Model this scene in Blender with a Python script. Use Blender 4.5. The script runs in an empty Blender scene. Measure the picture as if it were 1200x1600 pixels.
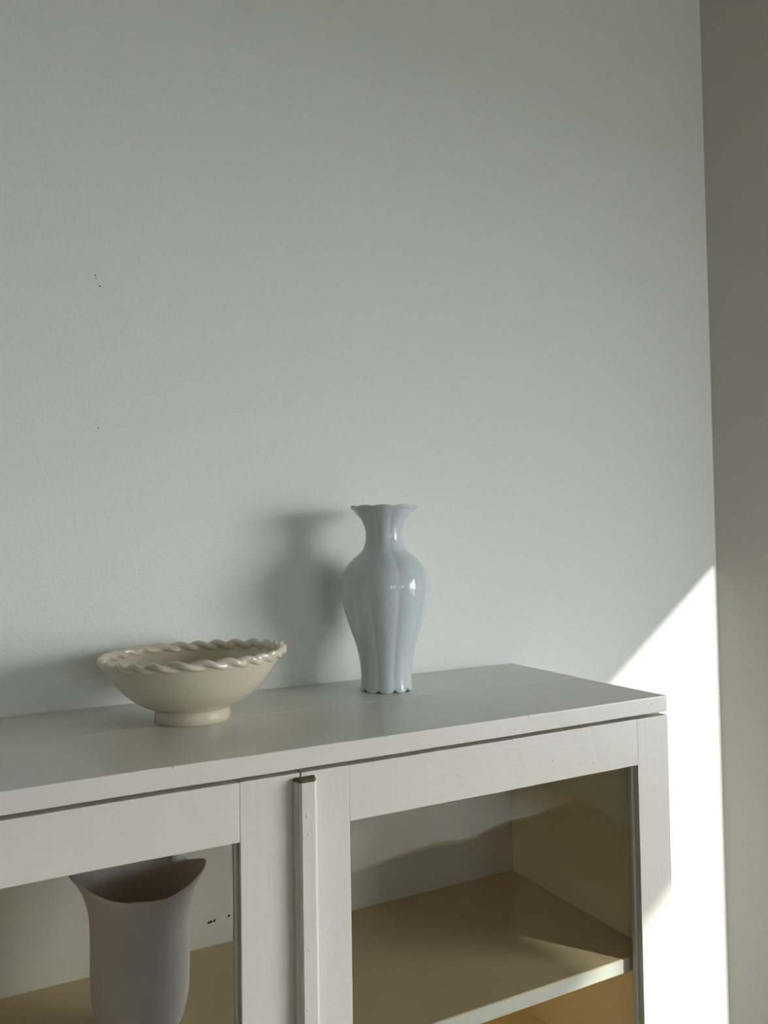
import bpy, bmesh, math, random
from mathutils import Vector, Matrix, noise
random.seed(7)
S = bpy.context.scene
COL = S.collection
pi = math.pi

# All positions below are in metres with the cabinet's front right top corner at
# x = 0, y = 0 and z = H above the floor; x to the right, y into the wall.
H = 0.95

# ------------------------------------------------------------------ camera
yaw, pitch, roll = (math.radians(a) for a in (27.9814, 1.9009, 0.924))
cy, sy, cp, sp, cr, sr = math.cos(yaw), math.sin(yaw), math.cos(pitch), math.sin(pitch), math.cos(roll), math.sin(roll)
fwd = Vector((sy*cp, cy*cp, sp)); rt = Vector((cy, -sy, 0)); dn = fwd.cross(rt)
right = rt*cr + dn*sr
down = dn*cr - rt*sr
cam_data = bpy.data.cameras.new('camera')
cam_data.sensor_fit = 'VERTICAL'; cam_data.sensor_height = 36.0
cam_data.lens = 1280.3/1600*36.0
cam_data.clip_start = 0.02
cam = bpy.data.objects.new('camera', cam_data); COL.objects.link(cam)
m = Matrix((right, -down, -fwd)).transposed().to_4x4()
m.translation = Vector((-0.89807, -0.84614, 0.22763 + H))
cam.matrix_world = m
S.camera = cam

# ------------------------------------------------------------------ light
SUN_AZ = math.radians(33.4)          # direction the sun comes from, measured from -y towards +x
SUN_SLOPE = 0.326
sun_dir = Vector((-math.sin(SUN_AZ), math.cos(SUN_AZ), -SUN_SLOPE)).normalized()
sd = bpy.data.lights.new('sun', 'SUN'); sd.energy = 1.75; sd.angle = math.radians(0.53); sd.color = (1.0, 0.975, 0.93)
sun = bpy.data.objects.new('sun', sd); COL.objects.link(sun)
sun.rotation_euler = sun_dir.to_track_quat('-Z', 'Y').to_euler()
sun.location = (3, -4, 4)

world = bpy.data.worlds.new('world'); S.world = world; world.use_nodes = True
bg = world.node_tree.nodes['Background']
bg.inputs[0].default_value = (0.95, 0.94, 1.0, 1); bg.inputs[1].default_value = 5.2

S.view_settings.view_transform = 'Standard'; S.view_settings.look = 'None'
S.view_settings.exposure = 1.84; S.view_settings.gamma = 1.0; S.view_settings.use_curve_mapping = False
S.cycles.use_denoising = True
S.cycles.max_bounces = 14; S.cycles.diffuse_bounces = 8; S.cycles.transparent_max_bounces = 16
S.cycles.caustics_reflective = False; S.cycles.caustics_refractive = False
S.cycles.sample_clamp_indirect = 6.0

# ------------------------------------------------------------------ materials
def mat(name, col, rough=0.5, bump=0.0, scale=80, spec=0.5, var=0.0, var_scale=4, stretch=None, coat=0.0, bump_dist=0.002):
    M = bpy.data.materials.new(name); M.use_nodes = True
    nt = M.node_tree; N = nt.nodes; b = N['Principled BSDF']
    b.inputs['Base Color'].default_value = (*col, 1); b.inputs['Roughness'].default_value = rough
    b.inputs['Specular IOR Level'].default_value = spec
    b.inputs['Coat Weight'].default_value = coat
    tc = N.new('ShaderNodeTexCoord'); src = tc.outputs['Object']
    if stretch:
        mp = N.new('ShaderNodeMapping'); mp.inputs['Scale'].default_value = stretch
        nt.links.new(src, mp.inputs[0]); src = mp.outputs[0]
    if bump:
        n = N.new('ShaderNodeTexNoise'); n.inputs['Scale'].default_value = scale; n.inputs['Detail'].default_value = 5
        nt.links.new(src, n.inputs['Vector'])
        bp = N.new('ShaderNodeBump'); bp.inputs['Strength'].default_value = bump; bp.inputs['Distance'].default_value = bump_dist
        nt.links.new(n.outputs[0], bp.inputs['Height']); nt.links.new(bp.outputs[0], b.inputs['Normal'])
    if var:
        n2 = N.new('ShaderNodeTexNoise'); n2.inputs['Scale'].default_value = var_scale; n2.inputs['Detail'].default_value = 4
        nt.links.new(tc.outputs['Object'], n2.inputs['Vector'])
        mr = N.new('ShaderNodeMapRange'); mr.inputs[1].default_value = 0.3; mr.inputs[2].default_value = 0.7
        mr.inputs[3].default_value = 1-var; mr.inputs[4].default_value = 1+var
        nt.links.new(n2.outputs[0], mr.inputs[0])
        mx = N.new('ShaderNodeMix'); mx.data_type = 'RGBA'; mx.blend_type = 'MULTIPLY'; mx.inputs[0].default_value = 1
        mx.inputs[6].default_value = (*col, 1); nt.links.new(mr.outputs[0], mx.inputs[7])
        nt.links.new(mx.outputs[2], b.inputs['Base Color'])
    return M

def glass_mat(name, tint, dusty=0.0):
    M = bpy.data.materials.new(name); M.use_nodes = True
    nt = M.node_tree; N = nt.nodes
    for n in list(N):
        if n.type != 'OUTPUT_MATERIAL': N.remove(n)
    out = [n for n in N if n.type == 'OUTPUT_MATERIAL'][0]
    t = N.new('ShaderNodeBsdfTransparent'); t.inputs[0].default_value = (*tint, 1)
    g = N.new('ShaderNodeBsdfGlossy'); g.inputs['Roughness'].default_value = 0.015
    lw = N.new('ShaderNodeLayerWeight')         # Schlick, the same on both faces of the pane
    pw = N.new('ShaderNodeMath'); pw.operation = 'POWER'; pw.inputs[1].default_value = 5
    fr = N.new('ShaderNodeMath'); fr.operation = 'MULTIPLY_ADD'; fr.inputs[1].default_value = 0.96; fr.inputs[2].default_value = 0.04
    nt.links.new(lw.outputs['Facing'], pw.inputs[0]); nt.links.new(pw.outputs[0], fr.inputs[0])
    mx = N.new('ShaderNodeMixShader')
    nt.links.new(fr.outputs[0], mx.inputs[0]); nt.links.new(t.outputs[0], mx.inputs[1]); nt.links.new(g.outputs[0], mx.inputs[2])
    if dusty:
        tc = N.new('ShaderNodeTexCoord'); ns = N.new('ShaderNodeTexNoise'); ns.inputs['Scale'].default_value = 6
        nt.links.new(tc.outputs['Object'], ns.inputs['Vector'])
        bp = N.new('ShaderNodeBump'); bp.inputs['Strength'].default_value = dusty; bp.inputs['Distance'].default_value = 0.004
        nt.links.new(ns.outputs[0], bp.inputs['Height']); nt.links.new(bp.outputs[0], g.inputs['Normal'])
    nt.links.new(mx.outputs[0], out.inputs[0])
    return M

M_wall = mat('wall_paint', (0.775, 0.80, 0.765), 0.75, 0.5, 330, 0.3, bump_dist=0.0012)
M_wall_shade = mat('wall_paint_shaded', (0.55, 0.55, 0.505), 0.75, 0.15, 260, 0.3, bump_dist=0.0012)  # same wall paint, darkened: the splayed wall's shade is put into its colour
M_ceil = mat('ceiling_paint', (0.60, 0.60, 0.55), 0.8)
M_cab = mat('cabinet_paint', (0.655, 0.648, 0.58), 0.33, 0.10, 26, 0.5, var=0.03, var_scale=5, stretch=(1, 4, 4), bump_dist=0.003)
M_cabv = mat('cabinet_paint_upright', (0.655, 0.648, 0.58), 0.36, 0.10, 26, 0.5, var=0.03, var_scale=5, stretch=(5, 4, 0.6), bump_dist=0.003)
M_in = mat('cream_interior_paint', (0.88, 0.77, 0.53), 0.5, 0.08, 30, 0.4, var=0.05)
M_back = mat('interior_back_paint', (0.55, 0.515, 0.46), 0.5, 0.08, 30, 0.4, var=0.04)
M_shelf = mat('shelf_paint', (0.56, 0.46, 0.29), 0.42, 0.06, 18, 0.45, var=0.06, stretch=(1, 5, 1))
M_wood = mat('bare_wood', (0.13, 0.11, 0.06), 0.8, 0.5, 60, 0.2, var=0.4, var_scale=90)
M_dark = mat('dark_gouge', (0.012, 0.010, 0.008), 0.9)
M_floor = mat('floor_wood', (0.12, 0.065, 0.030), 0.85, 0.05, 20, 0.1, var=0.12, stretch=(1, 8, 1))
M_rug = mat('pale_rug', (0.80, 0.77, 0.69), 0.95, 0.0, 120, 0.1, var=0.12, var_scale=14)
M_frame = mat('window_paint', (0.75, 0.75, 0.72), 0.4)
M_balc = mat('balcony_tile', (0.55, 0.55, 0.52), 0.6)
M_ground = mat('outdoor_ground', (0.13, 0.14, 0.11), 0.9)
M_vase = mat('celadon_glaze', (0.52, 0.595, 0.605), 0.035, 0.0, 14, 0.5, var=0.02, var_scale=12, coat=0.0, bump_dist=0.002)
M_taupe = mat('taupe_clay', (0.545, 0.50, 0.51), 0.62, 0.05, 90, 0.3, var=0.05, var_scale=12)
M_glass = glass_mat('cabinet_glass', (0.96, 0.97, 0.95), 0.12)
M_pane = glass_mat('window_glass', (0.93, 0.95, 0.94))

def bowl_material():
    M = mat('cream_glaze', (0.72, 0.66, 0.55), 0.05, 0.02, 22, 0.7, bump_dist=0.003)
    nt = M.node_tree; N = nt.nodes; b = N['Principled BSDF']
    tc = N.new('ShaderNodeTexCoord')
    n = N.new('ShaderNodeTexNoise'); n.inputs['Scale'].default_value = 38; n.inputs['Detail'].default_value = 3
    nt.links.new(tc.outputs['Object'], n.inputs['Vector'])
    rp = N.new('ShaderNodeMapRange'); rp.inputs[1].default_value = 0.66; rp.inputs[2].default_value = 0.73
    nt.links.new(n.outputs[0], rp.inputs[0])
    n2 = N.new('ShaderNodeTexNoise'); n2.inputs['Scale'].default_value = 9
    nt.links.new(tc.outputs['Object'], n2.inputs['Vector'])
    m1 = N.new('ShaderNodeMix'); m1.data_type = 'RGBA'
    m1.inputs[6].default_value = (0.64, 0.58, 0.475, 1); m1.inputs[7].default_value = (0.585, 0.52, 0.41, 1)
    nt.links.new(n2.outputs[0], m1.inputs[0])
    m2 = N.new('ShaderNodeMix'); m2.data_type = 'RGBA'; m2.inputs[7].default_value = (0.42, 0.30, 0.18, 1)
    nt.links.new(m1.outputs[2], m2.inputs[6])
    sc = N.new('ShaderNodeMath'); sc.operation = 'MULTIPLY'; sc.inputs[1].default_value = 0.8
    nt.links.new(rp.outputs[0], sc.inputs[0]); nt.links.new(sc.outputs[0], m2.inputs[0])
    return M, m1, m2, b
M_rim, a1, a2, ab = bowl_material()
M_rim.node_tree.links.new(a2.outputs[2], ab.inputs['Base Color'])
M_bowl, a1, a2, ab = bowl_material(); M_bowl.name = 'cream_glaze_body'
M_bowl.node_tree.links.new(a1.outputs[2], ab.inputs['Base Color'])

# ------------------------------------------------------------------ helpers
WLOC = {}
def empty(name, loc, label=None, cat=None, kind=None, parent=None):
    o = bpy.data.objects.new(name, None); COL.objects.link(o); o.empty_display_size = 0.05
    WLOC[o] = Vector(loc)
    if parent: o.parent = parent; o.location = WLOC[o] - WLOC[parent]
    else: o.location = loc
    if label: o['label'] = label
    if cat: o['category'] = cat
    if kind: o['kind'] = kind
    return o

def make(name, bm, mats, parent=None, smooth=False, origin=None):
    """bm in world coordinates -> one object, origin at its centre (or given)."""
    bmesh.ops.recalc_face_normals(bm, faces=bm.faces[:])
    vs = [v.co for v in bm.verts]
    if origin is None:
        lo = [min(v[i] for v in vs) for i in range(3)]; hi = [max(v[i] for v in vs) for i in range(3)]
        origin = Vector(((lo[0]+hi[0])/2, (lo[1]+hi[1])/2, (lo[2]+hi[2])/2))
    origin = Vector(origin)
    bmesh.ops.translate(bm, verts=bm.verts[:], vec=-origin)
    me = bpy.data.meshes.new(name); bm.to_mesh(me); bm.free()
    if not isinstance(mats, (list, tuple)): mats = [mats]
    for mm in mats: me.materials.append(mm)
    if smooth:
        for p in me.polygons: p.use_smooth = True
    o = bpy.data.objects.new(name, me); COL.objects.link(o); WLOC[o] = origin
    if parent: o.parent = parent; o.location = origin - WLOC[parent]
    else: o.location = origin
    return o

def box(bm, x0, x1, y0, y1, z0, z1, bev=0.0, wob=0.0, seg=2, cuts=0, axis=0):
    r = bmesh.ops.create_cube(bm, size=1)
    vs = r['verts']
    for v in vs:
        v.co = Vector((x0 + (v.co.x+.5)*(x1-x0), y0 + (v.co.y+.5)*(y1-y0), z0 + (v.co.z+.5)*(z1-z0)))
    if bev:
        es = list({e for v in vs for e in v.link_edges})
        bmesh.ops.bevel(bm, geom=es, offset=bev, segments=seg, affect='EDGES', profile=0.6)
    if cuts:
        d = Vector((0, 0, 0)); d[axis] = 1
        lo, hi = ((x0, x1), (y0, y1), (z0, z1))[axis]
        for k in range(1, cuts):
            p = Vector((0, 0, 0)); p[axis] = lo + (hi-lo)*k/cuts
            bmesh.ops.bisect_plane(bm, geom=bm.verts[:]+bm.edges[:]+bm.faces[:], plane_co=p, plane_no=d)
    if wob:
        for v in bm.verts:
            n = noise.noise_vector(v.co*9 + Vector((3.1, 1.7, 5.3)))
            n2 = noise.noise_vector(v.co*60 + Vector((1.1, 2.7, 0.3)))
            w = n*wob + n2*wob*0.5
            w[axis] = 0
            v.co += w
    return bm

def boxo(name, mats, parent, *a, smooth=False, **k):
    return make(name, box(bmesh.new(), *a, **k), mats, parent, smooth)

def prism(pts, z0, z1):
    bm = bmesh.new()
    b = [bm.verts.new((x, y, z0)) for x, y in pts]; t = [bm.verts.new((x, y, z1)) for x, y in pts]
    n = len(pts)
    bm.faces.new(b); bm.faces.new(t)
    for i in range(n): bm.faces.new((b[i], b[(i+1) % n], t[(i+1) % n], t[i]))
    return bm

def rings(bm, R, close=False, capA=True, capB=True):
    """R: list of rings (lists of Vectors) -> skin between them."""
    V = [[bm.verts.new(p) for p in r] for r in R]
    n = len(R[0])
    for i in range(len(V) - (0 if close else 1)):
        a, b = V[i], V[(i+1) % len(V)]
        for j in range(n): bm.faces.new((a[j], a[(j+1) % n], b[(j+1) % n], b[j]))
    if not close:
        if capA: bm.faces.new(V[0])
        if capB: bm.faces.new(V[-1])

def interp(P, t):
    """Catmull-Rom through the tuples of P, t in 0..len-1"""
    n = len(P); i = min(int(t), n-2); u = t-i
    p0, p1, p2, p3 = P[max(i-1, 0)], P[i], P[i+1], P[min(i+2, n-1)]
    return [0.5*((2*b) + (c-a)*u + (2*a-5*b+4*c-d)*u*u + (-a+3*b-3*c+d)*u**3) for a, b, c, d in zip(p0, p1, p2, p3)]

# ------------------------------------------------------------------ the room
CEIL = 2.72
XL, YF = -5.0, -6.5
YW = 0.3613                    # face of the wall behind the cabinet
CX = 0.5385                    # where it meets the splayed wall
def structure(o): o['kind'] = 'structure'; return o

structure(make('floor', box(bmesh.new(), XL-.2, 3.0, YF-.2, YW+.2, -0.1, 0), M_floor))
structure(make('ceiling', box(bmesh.new(), XL-.2, 3.0, YF-.2, YW+.2, CEIL, CEIL+.1), M_ceil))
wb = structure(make('wall_back', box(bmesh.new(), XL-.2, CX, YW, YW+.15, 0, CEIL), M_wall))
for (x, z, r) in ((-.7148, .6091, .0011), (-.7139, .6046, .0009), (-.7088, .5943, .0012), (-.7114, .3910, .0010)):
    bm = bmesh.new(); bmesh.ops.create_icosphere(bm, subdivisions=1, radius=r)
    for v in bm.verts: v.co = Vector((v.co.x, v.co.y*.25, v.co.z)) + Vector((x, YW, z+H))
    make('nail_hole', bm, M_dark, wb)
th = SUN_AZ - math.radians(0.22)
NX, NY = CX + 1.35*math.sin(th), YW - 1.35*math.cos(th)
structure(make('wall_corner', prism([(CX, YW+.15), (CX, YW), (NX, NY), (2.2, NY), (2.2, YW+.15)], 0, CEIL), M_wall_shade))
structure(make('wall_left', box(bmesh.new(), XL-.15, XL, YF, YW, 0, CEIL), M_wall))

def wall_with_windows(side, origin, d, nrm, length, wins, number):
    """wall along d from origin, thickness outward along nrm; wins = (s0, s1, z0, z1, mullions, muntins)"""
    d = Vector((d[0], d[1], 0)).normalized(); nrm = Vector((nrm[0], nrm[1], 0)).normalized(); o = Vector((origin[0], origin[1], 0))
    def slab(bm, s0, s1, z0, z1, n0=0.0, n1=0.16):
        r = bmesh.ops.create_cube(bm, size=1)
        for v in r['verts']:
            v.co = o + d*(s0+(v.co.x+.5)*(s1-s0)) + nrm*(n0+(v.co.y+.5)*(n1-n0)) + Vector((0, 0, z0+(v.co.z+.5)*(z1-z0)))
    bm = bmesh.new(); s = 0
    for (s0, s1, z0, z1, mu, mt) in wins:
        slab(bm, s, s0, 0, CEIL)
        if z0 > 0: slab(bm, s0, s1, 0, z0)
        slab(bm, s0, s1, z1, CEIL)
        s = s1
    slab(bm, s, length, 0, CEIL)
    structure(make('wall_'+side, bm, M_wall))
    for k, (s0, s1, z0, z1, mu, mt) in enumerate(wins):
        c = o + d*(s0+s1)/2 + nrm*.12 + Vector((0, 0, z0))
        w = empty('window_%d' % (number+k), c, kind='structure')
        def bar(nm, *a):
            bm = bmesh.new(); slab(bm, *a); return make(nm, bm, M_frame, w)
        g = .05
        bar('window_frame', s0, s0+g, z0, z1, .09, .15); bar('window_frame', s1-g, s1, z0, z1, .09, .15)
        bar('window_frame', s0+g, s1-g, z0, z0+g, .09, .15); bar('window_frame', s0+g, s1-g, z1-g, z1, .09, .15)
        for f in mu:
            q = s0+(s1-s0)*f; bar('mullion', q-.03, q+.03, z0+g, z1-g, .095, .145)
        for f in mt:
            q = z0+(z1-z0)*f; bar('glazing_bar', s0+g, s1-g, q-.012, q+.012, .11, .135)
        edges = [s0+g]
        for f in mu: q = s0+(s1-s0)*f; edges += [q-.03, q+.03]
        edges.append(s1-g)
        for i in range(0, len(edges), 2):
            bm = bmesh.new(); slab(bm, edges[i], edges[i+1], z0+g, z1-g, .119, .122); make('pane', bm, M_pane, w)
        L = bpy.data.lights.new('sky_portal', 'AREA'); L.shape = 'RECTANGLE'; L.size = s1-s0; L.size_y = z1-z0
        L.cycles.is_portal = True
        lo = bpy.data.objects.new('sky_portal', L); COL.objects.link(lo)
        lo.location = o + d*(s0+s1)/2 + nrm*.2 + Vector((0, 0, (z0+z1)/2))
        lo.rotation_euler = (-nrm).to_track_quat('-Z', 'Y').to_euler()

WD = Vector((.1297, -1, 0)).normalized(); WN = Vector((1, .1297, 0)).normalized()
# the wall with the sunlit window; measured from a point beside the splayed wall
W0 = Vector((1.65, -1.335, 0)) - WD*1.435 - WN*.15
HEAD = 0.82 + H + .05
wall_with_windows('right', W0, WD, WN, 6.8, [(.95, 3.24, .35, HEAD, (.495,), ())], 1)
wall_with_windows('front', (XL, YF, 0), (1, 0), (0, -1), 8.0, [(3.85, 4.5, 1.0, 1.9, (.5,), (.5,)), (5.1, 5.75, 1.0, 1.9, (.5,), (.5,))], 2)
structure(make('ground', box(bmesh.new(), -30, 40, -40, 20, -3.3, -3.1), M_ground))

bc = [W0+WN*.16+WD*.9, W0+WN*1.5+WD*.9, W0+WN*1.5+WD*3.6, W0+WN*.16+WD*3.6]
structure(make('floor_balcony', prism([(p.x, p.y) for p in bc], -.02, .06), M_balc))

# ------------------------------------------------------------------ the cabinet
XW = -1.124                    # left end of the cabinet
cab = empty('display_cabinet', (XW/2, .18, 0), 'grey white painted wooden cabinet with two glazed doors standing against the wall', 'cabinet')
def P(*a):                     # z values are given from the cabinet top
    return a[:4] + (a[4]+H, a[5]+H)
# top: two planks with a fine open joint
boxo('top_plank', M_cab, cab, *P(XW-.006, 0, 0, .1893, -.0225, 0), bev=.0015, wob=.0006, cuts=44, axis=0, smooth=False)
boxo('top_plank', M_cab, cab, *P(XW-.006, .001, .1895, .3605, -.0225, .0000), bev=.0006, wob=.0004, cuts=30, axis=0)
# carcass: painted outside, cream inside (second material on inward faces)
def two_sided(name, b, axis, sign):
    bm = box(bmesh.new(), *P(*b), bev=.001, seg=1)
    bmesh.ops.recalc_face_normals(bm, faces=bm.faces[:])
    for f in bm.faces:
        if f.normal[axis]*sign > .9: f.material_index = 1
    return make(name, bm, [M_cabv, M_in], cab)
two_sided('side_panel', (-.0195, 0, .0215, .357, -.88, -.0225), 0, -1)
two_sided('side_panel', (XW, XW+.0195, .0215, .357, -.88, -.0225), 0, 1)
bp = boxo('back_panel', M_back, cab, *P(XW+.0195, -.0195, .345, .357, -.379, -.0225))
boxo('back_panel', M_in, cab, *P(XW+.0195, -.0195, .345, .357, -.86, -.379))
for (x, z, sx, sz, t) in ((-.5624, -.3244, .0042, .0018, .2), (-.5558, -.3235, .0028, .0014, .9), (-.5340, -.3215, .0024, .0014, .5)):
    bm = bmesh.new(); bmesh.ops.create_icosphere(bm, subdivisions=2, radius=1)
    for v in bm.verts:
        q = v.co*(1+.3*noise.noise(v.co*2+Vector((x*50, 0, 0))))
        a, c = q.x*sx, q.z*sz
        v.co = Vector((x + a*math.cos(t)-c*math.sin(t), .345+q.y*.0008, z+H + a*math.sin(t)+c*math.cos(t)))
    make('gouge', bm, M_dark, bp)
bm = box(bmesh.new(), *P(XW+.0195, -.0195, .0225, .345, -.379, -.3587), bev=.0012, seg=1, wob=.0004, cuts=20, axis=0)
bmesh.ops.recalc_face_normals(bm, faces=bm.faces[:])
for f in bm.faces:
    if f.normal.z > .5: f.material_index = 1
    if f.normal.z < -.5: f.material_index = 2
make('shelf', bm, [M_cab, M_shelf, M_in], cab)
boxo('bottom_board', M_in, cab, *P(XW+.0195, -.0195, .0215, .345, -.60, -.582))
boxo('lower_rail', M_cab, cab, *P(XW+.0195, -.0195, .0215, .040, -.62, -.60))
for k in range(4):
    w = (-XW-.006)/2
    x0 = XW+(k % 2)*(w+.006)
    z1 = -.615-(k//2)*.129
    dw = boxo('drawer', M_cab, cab, *P(x0, x0+w, 0, .0210, z1-.123, z1), bev=.003)
    bm = bmesh.new()
    R = []
    for (y, q) in ((0.001, .010), (-.006, .007), (-.012, .008), (-.018, .014), (-.024, .0165), (-.029, .014), (-.031, .006)):
        R.append([Vector((x0+w/2+q*math.cos(2*pi*j/20), y, H+z1-.062+q*math.sin(2*pi*j/20))) for j in range(20)])
    rings(bm, R); make('knob', bm, M_cab, dw, smooth=True)
boxo('plinth', M_cab, cab, *P(XW+.0195, -.0195, .03, .05, -.88, -.865))
for x in (XW, -.05):
    for y in (.0215, .307):
        boxo('leg', M_cab, cab, x, x+.05, y, y+.05, 0, .07, bev=.003)

DT, DB = -.0268, -.610          # door top and bottom
def door(x0, x1, s0, s1, jb):
    """x0..x1 the door, s0/s1 the inner edges of its stiles"""
    d = empty('door', ((x0+x1)/2, .01, H+DB), parent=cab)
    kw = dict(bev=jb, wob=.0005, cuts=26)
    boxo('stile', M_cabv, d, *P(x0, s0, 0, .021, DB, DT), axis=2, **kw)
    boxo('stile', M_cabv, d, *P(s1, x1, 0, .021, DB, DT), axis=2, **kw)
    boxo('rail', M_cab, d, *P(s0, s1, .0001, .021, -.0895, DT), axis=0, **kw)
    boxo('rail', M_cab, d, *P(s0, s1, .0001, .021, DB, DB+.035), axis=0, **kw)
    # putty bead round the pane
    bw, y0, y1 = .0045, .0085, .0145
    kw = dict(bev=.0012, wob=.0006, cuts=24)
    boxo('glazing_bead', M_cabv, d, *P(s0, s0+bw*.4, y0, y1, DB+.035, -.0895), axis=2, **kw)
    boxo('glazing_bead', M_cabv, d, *P(s1-bw, s1, y0, y1, DB+.035, -.0895), axis=2, **kw)
    boxo('glazing_bead', M_cab, d, *P(s0, s1, y0, y1, -.0895-bw*.5, -.0895), axis=0, **kw)
    boxo('glazing_bead', M_cab, d, *P(s0, s1, y0, y1, DB+.035, DB+.035+bw), axis=0, **kw)
    g = boxo('pane', M_glass, d, *P(s0-.001, s1+.001, .0148, .0168, DB+.032, -.087)); g['label'] = 'clear glass pane'
    return d
dl = door(XW, -.5582, XW+.062, -.6266, .0012)
dr = door(-.5565, 0, -.4982, -.0581, .0005)
# cover strip over the meeting edges, fixed to the right door, its top end worn to bare wood
bm = bmesh.new()
prof = [(-.567, 0), (-.567, -.0060), (-.5645, -.0080), (-.5640, -.0120), (-.5615, -.0140), (-.5465, -.0140), (-.5415, -.0070), (-.5405, 0)]
zs = [DB] + [DB + (DT-.004-DB)*k/30 for k in range(1, 30)] + [DT-.0075, DT-.0045]
R = []
for i, z in enumerate(zs):
    ring = []
    for (x, y) in prof:
        k = 1.0
        if i == len(zs)-1: k = .72
        n = noise.noise(Vector((x*80, y*80, z*40)))*.0005
        ring.append(Vector((-.5535+(x+.5535)*(1 if k == 1 else .93)+n, y*k+n, z+H)))
    R.append(ring)
rings(bm, R)
bm.faces.ensure_lookup_table()
bmesh.ops.recalc_face_normals(bm, faces=bm.faces[:])
for f in bm.faces:
    if f.calc_center_median().z > H+DT-.0062: f.material_index = 1
ast = make('cover_strip', bm, [M_cabv, M_wood], dr); ast['label'] = 'cover strip over the meeting edges, bare wood at its worn top end'

# paint blisters and chips on the fronts
def blister(parent, x, z, sx, sz, t, y=0, name='paint_blister', m=None):
    bm = bmesh.new(); bmesh.ops.create_icosphere(bm, subdivisions=2, radius=1)
    for v in bm.verts:
        q = v.co*(1+.35*noise.noise(v.co*1.7+Vector((x*90, z*70, 0))))
        a, c = q.x*sx, q.z*sz
        v.co = Vector((x + a*math.cos(t)-c*math.sin(t), y+q.y*.0004, z+H + a*math.sin(t)+c*math.cos(t)))
    make(name, bm, m or M_cab, parent, smooth=True)
BL = [(-.3465, -.0628, .0030, .0012, .3), (-.3515, -.0610, .0016, .0012, .9), (-.2065, -.0620, .0028, .0011, -.9), (-.2035, -.0600, .0014, .0010, .2),
      (-.1372, -.0745, .0026, .0011, .4), (-.1240, -.0725, .0014, .0010, .1), (-.1440, -.0770, .0012, .0010, .1)]
for b in BL: blister(dr, *b)
# chips along the worn front edge of the top and the upper door edge
for (x, z, sx, sz, t) in ((-.2430, -.0010, .0030, .0012, .1), (-.1780, -.0090, .0060, .0007, .12), (-.0290, -.0085, .0028, .0010, .2), (-.0360, -.0120, .0020, .0008, -.2),
                          (-.4480, -.0012, .0040, .0010, .1), (-.6950, -.0010, .0022, .0012, .3), (-.3760, -.0195, .0045, .0007, .1)):
    blister(cab, x, z, sx, sz, t, name='paint_chip')
blister(dr, -.2690, -.0282, .0020, .0022, .2, name='paint_chip')
for (x, y) in ((-.5925, .3000), (-.5290, .2010), (-.7080, .2060), (-.4700, .2080), (-.1000, .3080), (-.1450, .2650), (-.0250, .2900)):
    bm = bmesh.new(); bmesh.ops.create_icosphere(bm, subdivisions=1, radius=.0011)
    for v in bm.verts: v.co = Vector((v.co.x*1.3 + x, v.co.y + y, v.co.z*.2 + H + .0002))
    make('nail_head', bm, M_wood, cab)
for b in [(-.5560, -.0700, .0012, .0022, .2), (-.5540, -.0900, .0010, .0016, .5), (-.5560, -.2120, .0012, .0020, .3), (-.5575, -.2750, .0016, .0018, .2)]:
    blister(dr, *b, y=-.0140)

# pale rug on the floor in front, seen mirrored in the right pane
bm = bmesh.new()
nx, ny = 48, 34
def rug_pt(i, j, z):
    x = .05 + 1.5*i/nx; y = -1.72 - 1.15*j/ny
    ripple = .004*noise.noise(Vector((x*5, y*5, 0)))
    y += .03*noise.noise(Vector((x*4, y*2, 7))) - .16*(x-.05)
    return Vector((x, y, z + (ripple+.004 if z > 0 else 0)))
T = [[bm.verts.new(rug_pt(i, j, .010)) for j in range(ny+1)] for i in range(nx+1)]
B = [[bm.verts.new(rug_pt(i, j, 0)) for j in range(ny+1)] for i in range(nx+1)]
for i in range(nx):
    for j in range(ny):
        bm.faces.new((T[i][j], T[i+1][j], T[i+1][j+1], T[i][j+1])); bm.faces.new((B[i][j], B[i][j+1], B[i+1][j+1], B[i+1][j]))
for i in range(nx):
    bm.faces.new((T[i][0], B[i][0], B[i+1][0], T[i+1][0])); bm.faces.new((T[i][ny], T[i+1][ny], B[i+1][ny], B[i][ny]))
for j in range(ny):
    bm.faces.new((T[0][j], T[0][j+1], B[0][j+1], B[0][j])); bm.faces.new((T[nx][j], B[nx][j], B[nx][j+1], T[nx][j+1]))
rg = make('rug', bm, M_rug, None, smooth=False)
rg['label'] = 'pale woven rug on the floor, mirrored faintly in the right glass door'; rg['category'] = 'rug'

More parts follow.
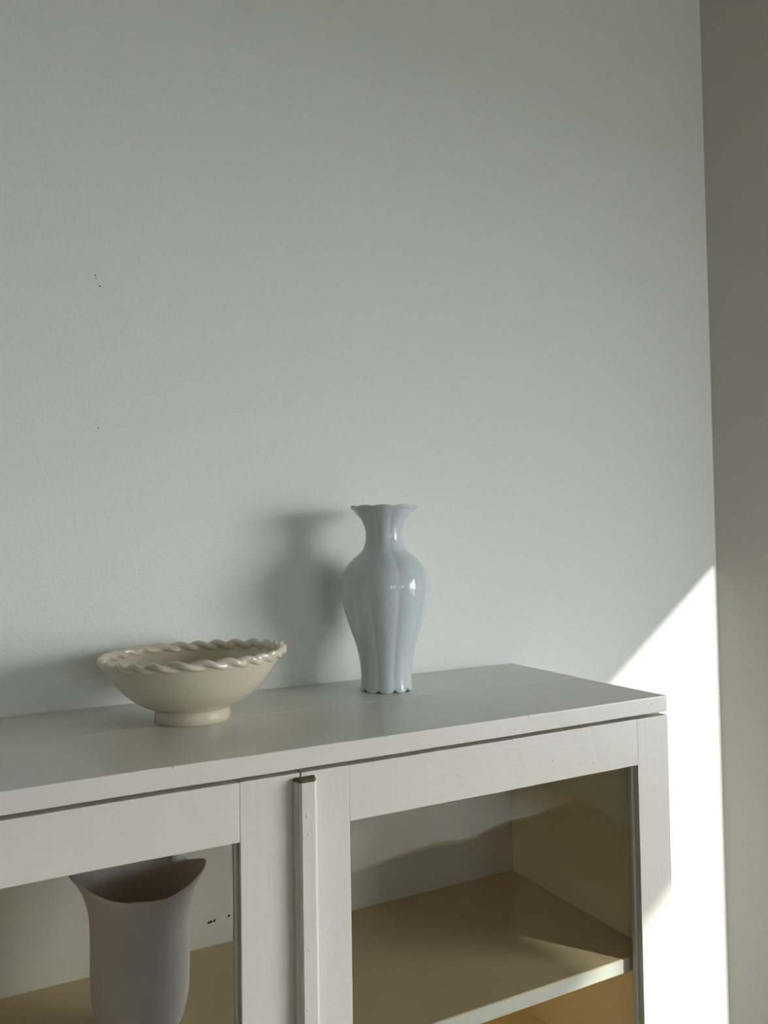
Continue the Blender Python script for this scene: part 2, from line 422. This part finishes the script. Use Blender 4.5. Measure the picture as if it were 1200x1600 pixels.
# ------------------------------------------------------------------ celadon vase
def celadon_vase(cx, cyy):
    base = Vector((cx, cyy, H))
    s = 2.063e-4
    px = [(1490, 190), (1484, 197), (1470, 198), (1440, 191), (1380, 188.5), (1300, 194), (1220, 207), (1130, 231), (1040, 262), (950, 291), (860, 316), (780, 331),
          (715, 334), (640, 318), (590, 290), (530, 238), (475, 172), (420, 147), (360, 139), (300, 146), (240, 172), (200, 206), (172, 228), (160, 243), (150, 250), (142, 251)]
    prof = [((1490-y)*s, r*s) for y, r in px]
    top = prof[-1][0]
    n = 200; lob = 10
    phc = math.atan2(-.84614-cyy, -.89807-cx)       # a lobe faces this way
    def lobes(a): return abs(math.cos(lob/2*(a-phc)))**.85
    R = []
    m = 110
    outer = [interp(prof, (len(prof)-1)*k/m) for k in range(m+1)]
    def amp(t):       # depth of the flutes along the height
        return .026 + .030*max(0, 1-t/.12) + .014*max(0, (t-.86)/.14) - .008*math.exp(-((t-.60)/.14)**2)
    def ring(z, r, A, inner=0):
        out = []
        for j in range(n):
            a = 2*pi*j/n; f = lobes(a)
            rr = (r-inner)*(1 - A*(1-f)*1.15)
            zz = z
            t = z/top
            if t < .05 and not inner: zz = z + .0052*(1-f)**2*(1-t/.05)
            if t > .93: zz = z - .0016*(1-f)*((t-.93)/.07)
            out.append(base + Vector((rr*math.cos(a), rr*math.sin(a), zz)))
        return out
    for z, r in outer: R.append(ring(z, r, amp(z/top)))
    z, r = outer[-1]
    R.append(ring(z+.0009, r-.0012, amp(1)))
    R.append(ring(z+.0006, r-.0026, amp(1)))
    for k in range(m-3, 4, -4):
        zz, rr = outer[k]; R.append(ring(zz, rr, amp(zz/top), .0035))
    R.append(ring(.006, .034, .03))
    bm = bmesh.new(); rings(bm, R, capA=True, capB=True)
    o = make('fluted_vase', bm, M_vase, None, smooth=True, origin=base)
    o['label'] = 'pale blue grey glazed fluted vase standing upright on top of the cabinet'; o['category'] = 'vase'
    return o
celadon_vase(-.3113, .2593)

# ------------------------------------------------------------------ cream bowl with a rope rim
def bowl(cx, cyy):
    s = .000826/3.333
    base = Vector((cx, cyy, H))
    root = empty('serving_bowl', base, 'cream glazed ceramic bowl with a twisted rope rim on top of the cabinet', 'bowl')
    rim_r, rim_z = .1138, .0800
    tilt = 0.012
    def warp(v):               # hand made: rim slightly higher on the right
        k = v.z/rim_z
        u = v.x*math.cos(.49) - v.y*math.sin(.49)
        return base + Vector((v.x*(1+.012*k)+.0025*k, v.y*(1-.012*k)-.0013*k, v.z + max(0, k)*tilt*u/.12*.25 + k*.0009*math.sin(3*math.atan2(v.y, v.x)+1)))
    foot = [(.0470, 0), (.0482, .0012), (.0478, .0080), (.0470, .0135), (.0480, .0165)]
    outer = [(.0480, .0165), (.0635, .0230), (.0785, .0330), (.0900, .0440), (.0995, .0560), (.1070, .0680), (rim_r, rim_z)]
    inner = [(rim_r-.003, rim_z+.001), (.1020, .0690), (.0930, .0560), (.0840, .0440), (.0700, .0330), (.0500, .0245), (.0250, .0215), (.0020, .0210)]
    n = 96
    def ring(r, z, k=0): return [warp(Vector((r*math.cos(2*pi*j/n)*(1+k*noise.noise(Vector((math.cos(2*pi*j/n)*1.5, math.sin(2*pi*j/n)*1.5, z*40)))), r*math.sin(2*pi*j/n), z))) for j in range(n)]
    R = []
    for t in range(4): R.append(ring(*foot[t]))
    for k in range(29): R.append(ring(*interp(outer, (len(outer)-1)*k/28), .012))
    for k in range(29): R.append(ring(*interp(inner, (len(inner)-1)*k/28)))
    bm = bmesh.new(); rings(bm, R)
    make('bowl_body', bm, M_bowl, root, smooth=True)
    # rope: a fat coil with rounded lobes wound along it
    N, seg, sec = 27, 27*18, 22
    R = []
    for j in range(seg):
        a = 2*pi*j/seg
        aw = a + .035*math.sin(2*a+.6) + .02*math.sin(5*a)
        ring_ = []
        for q in range(sec):
            p = 2*pi*q/sec
            u = .5+.5*math.cos(N*aw + 2*p + .8)
            rad = .0030 + .0044*u**.85
            if math.sin(p) < 0: rad *= 1 - .35*math.sin(p)**2
            lean = .35
            rr = rad*math.cos(p); zz = rad*1.12*math.sin(p)
            ring_.append(warp(Vector(((rim_r-.0025+rr)*math.cos(a), (rim_r-.0025+rr)*math.sin(a), rim_z+.0005+zz+rr*.25))))
        R.append(ring_)
    bm = bmesh.new(); rings(bm, R, close=True)
    o = make('rope_rim', bm, M_rim, root, smooth=True); o['label'] = 'twisted rope rim with tan chips'
    return root
bowl(-.6199, .2132)

# ------------------------------------------------------------------ taupe vase behind the left pane
def taupe_vase(cx, cyy, z0):
    base = Vector((cx, cyy, z0))
    ph = math.atan2(-.84614-cyy, -.89807-cx)        # towards the photographer
    prof = [(0, .0400), (.03, .0440), (.12, .0530), (.25, .0595), (.40, .0612), (.55, .0610), (.68, .0615), (.78, .0640), (.87, .0690), (.94, .0755), (1.0, .0835)]
    n = 144
    def top(a):
        c = math.cos(a); s_ = math.sin(a)           # a = 0 towards the camera, +90 deg on its right
        h = .203 - .015*math.exp(-(a/.85)**4) - (0 if a < 0 or a > 2.36 else .010*math.sin(a) if a < 1.57 else .010+.011*min(1, (a-1.57)/.65))
        back = min(abs(a-pi), abs(a+pi))
        h += .022*(1/(1+math.exp((back-.83)/.03)))
        h += .004*math.cos(2*a+pi)
        return h
    def flare(a, t):
        k = max(0, (t-.72)/.28)**1.5
        back = min(abs(a-pi), abs(a+pi))
        return 1 + k*(.05*(-math.cos(2*a)) - .11*math.exp(-(a/.8)**4) - .045*math.exp(-((a-1.5)/.6)**2) - .05*math.exp(-((back-.85)/.16)**2))
    R = []
    def ring(t, off, dz=0):
        out = []
        for j in range(n):
            a = 2*pi*j/n; a = a-2*pi if a > pi else a
            r = interp(prof, 0)[1]
            for i in range(len(prof)-1):
                if prof[i][0] <= t <= prof[i+1][0]:
                    r = interp(prof, i+(t-prof[i][0])/(prof[i+1][0]-prof[i][0]))[1]
            r = r*.93*flare(a, t) - off
            out.append(base + Vector((r*math.cos(a+ph), r*math.sin(a+ph), t*top(a)+dz)))
        return out
    for k in range(41): R.append(ring(k/40, 0))
    R.append(ring(1, .0012, .0008)); R.append(ring(1, .0026, .0002))
    for k in range(39, 2, -1): R.append(ring(k/40, .0032))
    bm = bmesh.new(); rings(bm, R)
    o = make('flared_vase', bm, M_taupe, None, smooth=True, origin=base)
    o['label'] = 'matte taupe vase with a wavy flared lip on the shelf behind glass'; o['category'] = 'vase'
taupe_vase(-.6960, .170, H-.3583)
